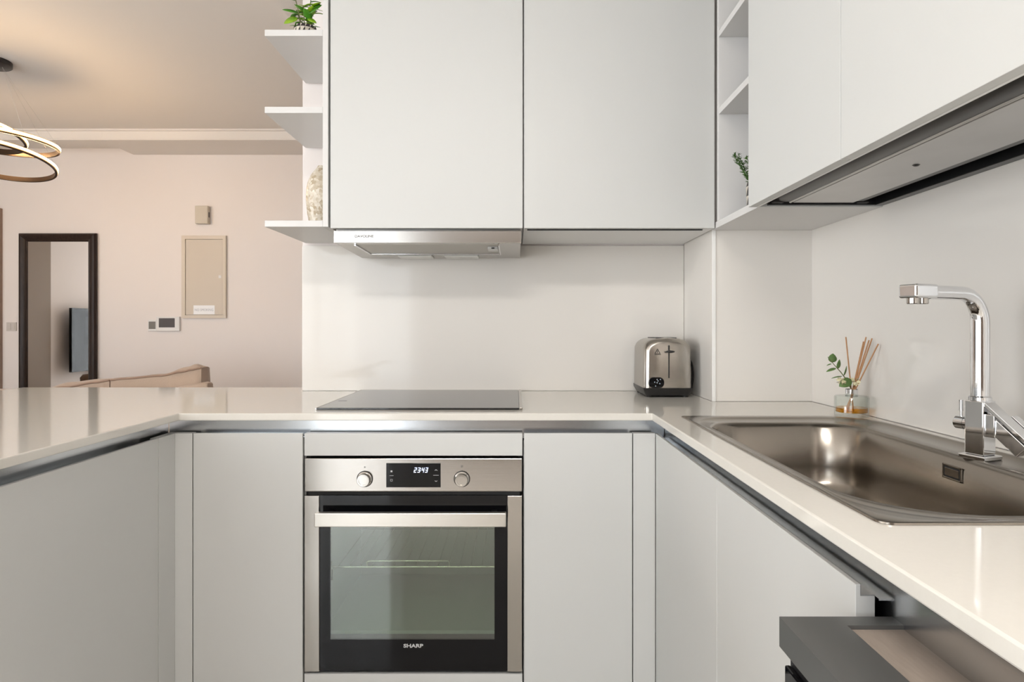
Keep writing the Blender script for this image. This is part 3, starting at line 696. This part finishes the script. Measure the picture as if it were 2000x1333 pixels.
GREEN2 = mat('deep_leaf', (.045, .20, .012), .35, noise=((45, 45, 45), .8, (.10, .30, .02)))
px, py, pz = -.703, 2.10, 2.0627
pl = thing('potted_plant', 'bright green leafy plant in a black triangle-patterned pot on the end shelf', 'plant', (px, py, pz))
bm = B(); lathe(bm, [(.030, pz + .0003), (.034, pz + .002), (.0375, pz + .052), (.0365, pz + .072), (.0335, pz + .072), (.033, pz + .064)], px, py, 32); add('pot', bm, POT, pl, smooth=40)
rnd = random.Random(11)
bm = B()
tips = []
for k in range(7):
    a = 2 * math.pi * k / 7 + .3; h_ = rnd.uniform(.05, .13); r_ = rnd.uniform(.02, .042)
    p0 = Vector((px + .01 * math.cos(a), py + .01 * math.sin(a), pz + .060)); p2 = Vector((px + r_ * math.cos(a), py + r_ * math.sin(a), pz + .07 + h_))
    tube(bm, [p0, (p0 + p2) / 2 + Vector((0, 0, .006)), p2], .0016, 6); tips.append((p0, p2))
add('stems', bm, STEM, pl, smooth=50)
n = 0
for p0, p2 in tips:
    for j in range(6):
        t_ = .12 + .88 * j / 5; p = p0.lerp(p2, t_); a = rnd.uniform(0, 2 * math.pi)
        d = Vector((math.cos(a), math.sin(a) * .7, rnd.uniform(-.1, .7)))
        leaf(pl, GREEN if n % 2 else GREEN2, p, d, (0, -.4, 1), rnd.uniform(.034, .046), rnd.uniform(.024, .031), bend=.25, shape=.8, n=9, blunt=.62); n += 1
for (dx, dz, l_, w_) in ((-1, -.35, .048, .032), (1, -.5, .035, .016), (.9, .5, .055, .036), (-1, .25, .05, .014)):
    leaf(pl, GREEN if dz < 0 else GREEN2, (px + dx * .016, py - .025, pz + (.092 if dz < 0 else .11)), (dx, -.25, dz), (0, -1, .6), l_, w_, bend=.15, n=9, blunt=.62)
# rosemary
px, py, pz = .690, 1.755, ZU + .020
rm = thing('potted_rosemary', 'small rosemary in a striped pot tucked behind the cabinet door edge', 'plant', (px, py, pz))
bm = B(); lathe(bm, [(.040, pz + .0003), (.044, pz + .002), (.047, pz + .062), (.045, pz + .075), (.042, pz + .075), (.041, pz + .066)], px, py, 32); add('pot', bm, POT, rm, smooth=40)
ROS = mat('rosemary_needle', (.03, .09, .012), .5, noise=((80, 80, 80), .7, (.09, .20, .03)))
rnd = random.Random(5)
for k in range(16):
    a = 2 * math.pi * k / 16 + rnd.uniform(-.15, .15); ln = rnd.uniform(.08, .115); tilt = rnd.uniform(.12, .5)
    if k in (7, 8): ln, tilt = .108, .52
    p0 = Vector((px + .026 * math.cos(a), py + .026 * math.sin(a), pz + .062)); d = Vector((math.cos(a) * math.sin(tilt), math.sin(a) * math.sin(tilt), math.cos(tilt)))
    bm = B(); tube(bm, [p0, p0 + d * ln * .5, p0 + d * ln + Vector((0, 0, .006))], [.0014, .0011, .0007], 5)
    for j in range(70):
        t_ = .05 + .95 * j / 69; p = p0 + d * ln * t_; b_ = rnd.uniform(0, 6.28)
        nd = Vector((math.cos(b_), math.sin(b_), rnd.uniform(.4, 1.0)))
        leaf_mesh(bm, p, nd, Vector((.1, .2, 1)), rnd.uniform(.013, .020) * (1 - .35 * t_), .0040, n=2, fold=.2)
    add('branch', bm, ROS, rm, recalc=False)
# pearly vase
def pearl():
    m = mat('mother_of_pearl', (.74, .66, .52), .25, spec=.4); nt = m.node_tree; b = nt.nodes['Principled BSDF']
    tc = nt.nodes.new('ShaderNodeTexCoord'); vo = nt.nodes.new('ShaderNodeTexVoronoi'); vo.inputs['Scale'].default_value = 110
    nt.links.new(tc.outputs['Object'], vo.inputs['Vector'])
    rp = nt.nodes.new('ShaderNodeValToRGB'); e = rp.color_ramp.elements; e[0].color = (.40, .31, .20, 1); e[1].color = (.78, .73, .64, 1)
    nt.links.new(vo.outputs['Color'], rp.inputs[0]); nt.links.new(rp.outputs[0], b.inputs['Base Color'])
    bp = nt.nodes.new('ShaderNodeBump'); bp.inputs['Strength'].default_value = .5; bp.inputs['Distance'].default_value = .002
    nt.links.new(vo.outputs['Distance'], bp.inputs['Height']); nt.links.new(bp.outputs[0], b.inputs['Normal']); return m
PEARL = pearl()
vx, vy, vz = -.657, 2.12, 1.4687
bm = B(); prof = []
for k in range(0, 21):
    t_ = k / 20; prof.append((.034 + .014 * math.sin(math.pi * min(1, t_ * 1.0)) ** .9 - .022 * max(0, (t_ - .60) / .40) ** 2.4, vz + .0003 + .205 * t_))
prof += [(prof[-1][0] - .003, vz + .211), (prof[-1][0] - .002, vz + .15)]
lathe(bm, prof, vx, vy, 40)
tag(add('vase', bm, PEARL, None, smooth=50), 'tall pearly mosaic vase on the lowest end shelf', 'vase')

# ================================================================== UNDER-COUNTER APPLIANCE
ap = thing('under_counter_appliance', 'dark grey freestanding appliance protruding from under the sink run worktop', 'appliance', (.60, .40, 0))
GRY = mat('appliance_grey', (.13, .13, .127), .34, .4); GRY2 = mat('appliance_front', (.03, .03, .032), .22, .4)
ax0, ax1, ay0, ay1, azt = .2925, .90, .10, .700, .813
bm = B()
for d in ((ax0, .357, ay0, ay1), (.357, ax1, .679, ay1), (.357, ax1, ay0, ay0 + .021), (.87, ax1, ay0 + .021, .679)): box(bm, d[0], d[1], d[2], d[3], .780, azt)
bmesh.ops.remove_doubles(bm, verts=bm.verts[:], dist=1e-5)
lab(add('top_frame', bm, GRY, ap), 'dark grey top rim')
lab(bx('top_panel', mat('brown_linen_panel', (.36, .30, .255), .6, .0, noise=((300, 40, 300), .5, (.29, .24, .20))), ap, .357, .87, ay0 + .021, .679, .785, .8085, bevel=0), 'brown recessed top panel')
bx('body', GRY2, ap, ax0 + .010, ax1, ay0 + .003, ay1 - .003, .02, .7795, bevel=.003)
lab(bx('front_panel', BLACKG, ap, ax0 + .003, ax0 + .0095, ay0 + .006, ay1 - .006, .08, .763, bevel=.002), 'glossy black front panel')
for x in (.35, .85):
    for y in (.15, .65):
        bm = B(); lathe(bm, [(.02, 0.0003), (.02, .02)], x, y, 12); add('foot', bm, BLACK, ap)

# ================================================================== LIVING ROOM
SF = 1230 / 5.5
def fx(p): return (p - 1008) / SF
def fz(p): return CZ + (641 - p) / SF
# floor mirror leaning on the far wall
mr = thing('floor_mirror', 'tall floor mirror in a dark wooden frame leaning on the far wall', 'mirror', ((fx(42) + fx(192)) / 2, 5.44, 0))
MW = mat('dark_mirror_frame', (.018, .010, .008), .35, spec=.25, noise=((60, 60, 9), .6, (.05, .03, .02)))
mx0, mx1, mzt = fx(42), fx(192), fz(457)
FWD = .072
def frame_bar(a, b, inn_a, inn_b):
    """mitred moulding between outer corner a-b and inner corner; profile rises in the middle"""
    bm = B(); Ls = []
    for (o_, i_) in ((a, inn_a), (b, inn_b)):
        o_ = Vector(o_); i_ = Vector(i_); L = []
        for t_, y in ((0, 0), (0, -.018), (.12, -.030), (.35, -.034), (.6, -.026), (.75, -.018), (.85, -.020), (1, -.010), (1, 0)):
            q = o_.lerp(i_, t_); L.append((q.x, 5.487 + y, q.y))
        Ls.append(L)
    loops(bm, Ls, True, True, True); return bm
oc = [(mx0, .02), (mx1, .02), (mx1, mzt), (mx0, mzt)]; ic = [(mx0 + FWD, .02 + FWD), (mx1 - FWD, .02 + FWD), (mx1 - FWD, mzt - FWD), (mx0 + FWD, mzt - FWD)]
prts = []
for i in range(4):
    j = (i + 1) % 4; prts.append(add('frame_bar', frame_bar((*oc[i], 0), (*oc[j], 0), (*ic[i], 0), (*ic[j], 0)), MW, mr, smooth=35))
prts.append(lab(bx('mirror_glass', mat('mirror_silver', (.80, .78, .76), .015, 1.0), mr, mx0 + FWD - .005, mx1 - FWD + .005, 5.479, 5.484, .02 + FWD - .005, mzt - FWD + .005, bevel=0), 'silvered glass'))
# wall fittings
def wall_thing(name, label, cat, x0, x1, y0, y1, th_, m, bevel=.003, **k):
    return tag(bx(name, m, None, fx(x0), fx(x1), YF - th_, YF - .0003, fz(y1), fz(y0), bevel=bevel, **k), label, cat)
CREAM = mat('cream_plastic', (.62, .56, .47), .5); PALE = mat('pale_plastic', (.80, .78, .76), .4)
o = wall_thing('alarm_box', 'small cream alarm box high on the far wall above the fuse cabinet', 'alarm box', 386, 411, 404, 439, .05, CREAM, .006)
bx('side_slot', BLACK, o, fx(411) - .001, fx(411) + .0015, YF - .035, YF - .018, fz(426), fz(416), bevel=0)
db = thing('fuse_cabinet', 'cream fuse cabinet with a NO SMOKING sticker on the far wall', 'fuse cabinet', (fx(400), YF - .02, fz(622)))
bm = B()
for a, b, c, d in ((357, 443, 461, 468), (357, 443, 616, 622), (357, 364, 468, 616), (437, 443, 468, 616)): box(bm, fx(a), fx(b), YF - .022, YF - .0003, fz(d), fz(c))
bmesh.ops.remove_doubles(bm, verts=bm.verts[:], dist=1e-5)
add('frame', bm, mat('fuse_frame', (.70, .615, .515), .5), db, 0)
dd = bx('door', mat('fuse_door', (.66, .58, .485), .5), db, fx(364.6), fx(436.4), YF - .017, YF - .004, fz(615.4), fz(468.6), bevel=.001)
bx('lock', PALE, dd, fx(429), fx(434), YF - .021, YF - .017, fz(544), fz(538.5), bevel=.001)
st = lab(bx('sticker', mat('white_sticker', (.86, .86, .87), .35), dd, fx(380), fx(421), YF - .0178, YF - .017, fz(614.5), fz(597), bevel=0), 'white NO SMOKING sticker')
text('sticker_text', 'NO SMOKING', mat('sticker_grey', (.45, .46, .5), .5), db, (fx(400.5), YF - .0182, fz(606)), .030, squash=.86, depth=.0002)
ic_ = wall_thing('intercom', 'white intercom panel with a grey screen on the far wall', 'intercom', 308, 353, 619, 647, .022, PALE, .003)
bx('screen', mat('intercom_screen', (.13, .12, .125), .6, spec=.1), ic_, fx(313), fx(344), YF - .0228, YF - .021, fz(640), fz(622), bevel=0)
sw_ = wall_thing('key_switch', 'small grey key switch beside the intercom', 'switch', 290, 306.5, 625, 647, .010, PALE, .002)
bx('key', mat('switch_key_grey', (.20, .185, .165), .6, .0), sw_, fx(292), fx(305), YF - .013, YF - .0095, fz(643), fz(628.5), bevel=.001)
ls = wall_thing('light_switch', 'double light switch on the wall beside the mirror', 'switch', 14, 33, 630, 647, .010, mat('switch_plate', (.66, .61, .57), .4), .002)
for a, b in ((16, 23), (24, 31)): bx('rocker', mat('switch_rocker', (.62, .57, .53), .4), ls, fx(a), fx(b), YF - .0125, YF - .0095, fz(645), fz(632), bevel=.001)
# door at the edge of view
DRM = mat('door_brown', (.34, .24, .19), .45, noise=((4, 40, 1), .5, (.30, .21, .165)))
d1 = bpy.data.objects.new('door_1', None); C.objects.link(d1); struct(d1)
bm = B(); dx1, dx0, dzt = fx(5), fx(5) - .98, fz(408)
box(bm, dx0, dx0 + .07, YF - .03, YF - .0003, 0, dzt); box(bm, dx1 - .07, dx1, YF - .03, YF - .0003, 0, dzt); box(bm, dx0 + .07, dx1 - .07, YF - .03, YF - .0003, dzt - .07, dzt)
add('door_frame', bm, DRM, d1)
lf = bx('door_leaf', DRM, d1, dx0 + .0705, dx1 - .0705, YF - .022, YF - .0003, .005, dzt - .0705, bevel=.002)
bm = B(); tube(bm, [(dx0 + .13, YF - .022, 1.02), (dx0 + .13, YF - .065, 1.02), (dx0 + .24, YF - .065, 1.02)], .009, 12); add('handle', bm, CHROME, lf, smooth=50)
# wardrobe-brown door on the left wall, seen in the mirror
d2 = bpy.data.objects.new('door_2', None); C.objects.link(d2); struct(d2)
BRN = mat('door_taupe', (.27, .205, .15), .5)
bx('door_leaf', BRN, d2, XL + .0005, XL + .03, 2.2, 3.05, 0, 2.62, bevel=.002)
# pendant lamp
PX, PY = -3.14, 3.77
pn = thing('ring_pendant', 'pendant lamp of three tilted glowing rings hanging on thin wires', 'pendant lamp', (PX, PY, ZC))
BRZ = mat('bronze_band', (.05, .028, .014), .4, .5)
LED = mat('warm_led', (1, .85, .6), .5, emit=(1.0, .66, .34), estr=85)
LEDE = mat('warm_led_edge', (1, .6, .3), .5, emit=(1.0, .50, .14), estr=1.3)
CAN = mat('canopy_black', (.02, .015, .014), .4)
bm = B(); lathe(bm, [(.0, ZC - .030), (.095, ZC - .030), (.100, ZC - .026), (.100, ZC - .0003)], PX, PY, 40); add('canopy', bm, CAN, pn, smooth=40)
def ring(cx, cy, cz, r, tx, ty, h_=.030, t_=.012):
    M = Matrix.Translation((cx, cy, cz)) @ Matrix.Rotation(R(ty), 4, 'Y') @ Matrix.Rotation(R(tx), 4, 'X'); seg = 96
    def L(rr, z): return [M @ Vector((rr * math.cos(2 * math.pi * k / seg), rr * math.sin(2 * math.pi * k / seg), z)) for k in range(seg)]
    bm = B(); a = [L(r - t_, -h_ / 2), L(r, -h_ / 2), L(r, h_ / 2), L(r - t_, h_ / 2), L(r - t_, -h_ / 2)]; loops(bm, a); bmesh.ops.remove_doubles(bm, verts=bm.verts[:], dist=1e-6)
    b_ = add('ring_band', bm, BRZ, pn, smooth=40)
    bm = B(); loops(bm, [L(r + .003, -h_ * .12), L(r + .003, h_ * .30)]); lab(add('led_strip', bm, LED, b_, smooth=40), 'glowing warm LED strip')
    for q0, q1 in ((-.28, -.12), (.46, .30)):
        bm = B(); loops(bm, [L(r + .0002, h_ * q0), L(r + .003, h_ * q1)]); lab(add('led_edge', bm, LEDE, b_, smooth=40), 'orange glowing strip edge')
    for k in (8, 40, 72):
        q = M @ Vector(((r - t_ / 2) * math.cos(2 * math.pi * k / seg), (r - t_ / 2) * math.sin(2 * math.pi * k / seg), h_ / 2)); bm = B()
        tube(bm, [q, (PX + .05 * math.cos(2 * math.pi * k / seg), PY + .05 * math.sin(2 * math.pi * k / seg), ZC - .03)], .0005, 5); add('wire', bm, mat('steel_wire', (.5, .48, .45), .3, 1), pn)
ring(-3.085, 3.70, 2.240, .33, -.5, 2.4)
ring(-3.20, 3.84, 2.165, .33, -9.4, .5)
ring(-3.197, 3.767, 2.296, .22, -13.6, 1.1)
# sofa seen over the peninsula
FAB = mat('sofa_fabric', (.50, .375, .285), .85, sheen=.3, noise=((350, 350, 350), .6, (.42, .31, .235)))
PIPE = mat('sofa_piping', (.33, .22, .16), .8)
YS = 4.10; ss = 1230 / YS
def sx(p): return (p - 1008) / ss
def sz(p): return CZ + (641 - p) / ss
so = thing('sofa', 'beige fabric sofa seen from behind over the peninsula worktop', 'sofa', (-3.0, 4.5, 0))
bx('base', FAB, so, -4.0, -1.955, 4.09, 4.96, .10, .42, bevel=.03, seg=3)
bx('back', FAB, so, -4.0, -2.165, 3.99, 4.085, .10, .742, bevel=.02, seg=3)
bm = B(); loops(bm, [[(-2.155, y, .425), (-1.955, y, .425), (-1.955, y, .783 - d), (-1.985, y, .789 - d), (-2.155, y, .758 - d)] for y, d in ((3.99, .012), (4.0, 0), (4.06, 0), (4.09, .17), (4.96, .17))], True, True, True); add('arm', bm, FAB, so, .012, smooth=30)
bx('arm', FAB, so, -4.0, -3.82, 4.245, 4.96, .42, .62, bevel=.03, seg=3)
for x0, x1 in ((-3.81, -3.0), (-2.99, -2.17)): bx('seat_cushion', FAB, so, x0, x1, 4.36, 4.97, .42, .53, bevel=.03, seg=3)
for x in (-3.9, -2.1):
    for y in (4.13, 4.88): bx('leg', BLACK, so, x - .02, x + .02, y - .02, y + .02, 0, .10, bevel=.002)
def back_cushion(x0, x1, prof):
    """prof: (u, z of rear top edge, extra height of the crown)"""
    bm = B(); n = 24; Ls = []; pip = []
    def ev(u):
        for (a, za, ca), (b, zb, cb) in zip(prof, prof[1:]):
            if a <= u <= b:
                t_ = (u - a) / (b - a); t_ = t_ * t_ * (3 - 2 * t_); return za + (zb - za) * t_, ca + (cb - ca) * t_
        return prof[-1][1:]
    for i in range(n + 1):
        u = i / n; x = x0 + (x1 - x0) * u; ze, cr = ev(u); e = min(1, min(u, 1 - u) / .03 + .35) ** .5; b0 = 4.11 + .012 * (1 - e); b1 = 4.235 - .02 * (1 - e)
        L = [(x, b0 + .02, .54), (x, b0 - .012 * e, .64), (x, b0, ze)]
        for k in range(1, 6):
            t_ = k / 6; L.append((x, b0 + (b1 - b0) * t_, ze + cr * math.sin(math.pi * t_) ** .8))
        L += [(x, b1, ze - .005), (x, b1 + .035 * e, .66), (x, b1 + .01, .54)]
        Ls.append(L); pip.append((x, b0 - .003, ze + .001))
    loops(bm, Ls, True, True, True)
    o_ = add('back_cushion', bm, FAB, so, smooth=60)
    bm = B(); tube(bm, pip, .006, 8); lab(add('piping', bm, PIPE, o_, smooth=60), 'darker piped seam')
back_cushion(sx(213), sx(391), [(0, sz(743.5), .012), (.15, sz(740.5), .008), (.55, sz(735), .012), (.8, sz(727), .030), (.90, sz(723), .036), (1, sz(719.5), .004)])
back_cushion(sx(40), sx(211), [(0, sz(775), .0), (.5, sz(757), .03), (.85, sz(748), .02), (1, sz(744), .01)])
# television on a black stand by the left wall, seen only in the mirror
tv = thing('television', 'flat screen television standing by the left wall, visible in the mirror', 'television', (XL + .2, 1.25, 0))
bx('screen', BLACKG, tv, XL + .14, XL + .18, .66, 2.0, .50, 1.42, bevel=.003)
bx('stand', BLACK, tv, XL + .03, XL + .139, 1.13, 1.29, .05, 1.1, bevel=.003)
for s_ in (-1, 1):
    bm = B(); tube(bm, [(XL + .08, 1.21, .05), (XL + .35, 1.21 + s_ * .3, .012)], .012, 10); add('foot', bm, BLACK, tv, smooth=50)
ot = thing('ottoman', 'brown upholstered ottoman in front of the television, visible in the mirror', 'ottoman', (-5.75, 2.15, 0))
OTT = mat('ottoman_fabric', (.16, .105, .075), .8)
bm = B(); lathe(bm, [(.24, .06), (.27, .08), (.28, .30), (.26, .36), (.24, .37)], -5.75, 2.15, 40); add('drum', bm, OTT, ot, smooth=50)
bm = B(); lathe(bm, [(.24, .371), (.285, .39), (.29, .45), (.26, .49), (.12, .505), (.01, .508)], -5.75, 2.15, 40); add('cushion_top', bm, OTT, ot, smooth=60)
bm = B(); lathe(bm, [(.2, .0003), (.2, .0595)], -5.75, 2.15, 24); add('plinth', bm, BLACK, ot)

# ================================================================== KITCHEN CEILING LAMP (unseen, added behind the camera as fill light)
cl = thing('ceiling_fill_lamp', 'flat rectangular fill lamp added out of view on the kitchen ceiling', 'lamp', (-.28, -1.0, 2.65))
bm = B()
for d in ((-.85, -.83, -1.26, -.74), (.27, .29, -1.26, -.74), (-.83, .27, -1.26, -1.24), (-.83, .27, -.76, -.74)): box(bm, *d, 2.615, 2.6495)
bmesh.ops.remove_doubles(bm, verts=bm.verts[:], dist=1e-5)
add('rim', bm, PALE, cl)
lab(bx('diffuser', mat('lamp_diffuser', (.9, .88, .84), .5, emit=(1.0, .93, .84), estr=1.5), cl, -.83, .27, -1.24, -.76, 2.626, 2.634, bevel=0), 'glowing diffuser')

# ================================================================== ADDED DARK CUPBOARD, UNSEEN (put in to darken reflections in oven and hood)
wd = thing('added_cupboard', 'unseen dark cupboard added on the rear wall to darken the oven reflections', 'cupboard', (-.1, -2.7, 0))
DKW = mat('dark_wood', (.12, .09, .07), .5, noise=((4, 4, .6), .6, (.09, .065, .05)))
bx('carcass', DKW, wd, -1.06, .93, -2.995, -2.43, 0, 2.6, bevel=.002)
for k in range(4): 
    x = -1.06 + k * .4975; d = bx('door', DKW, wd, x + .002, x + .4955, -2.4295, -2.41, .08, 2.59, bevel=.002)
    bx('handle', STEEL_H, d, x + (.43 if k % 2 == 0 else .045), x + (.445 if k % 2 == 0 else .06), -2.4095, -2.385, 1.0, 1.25, bevel=.002)
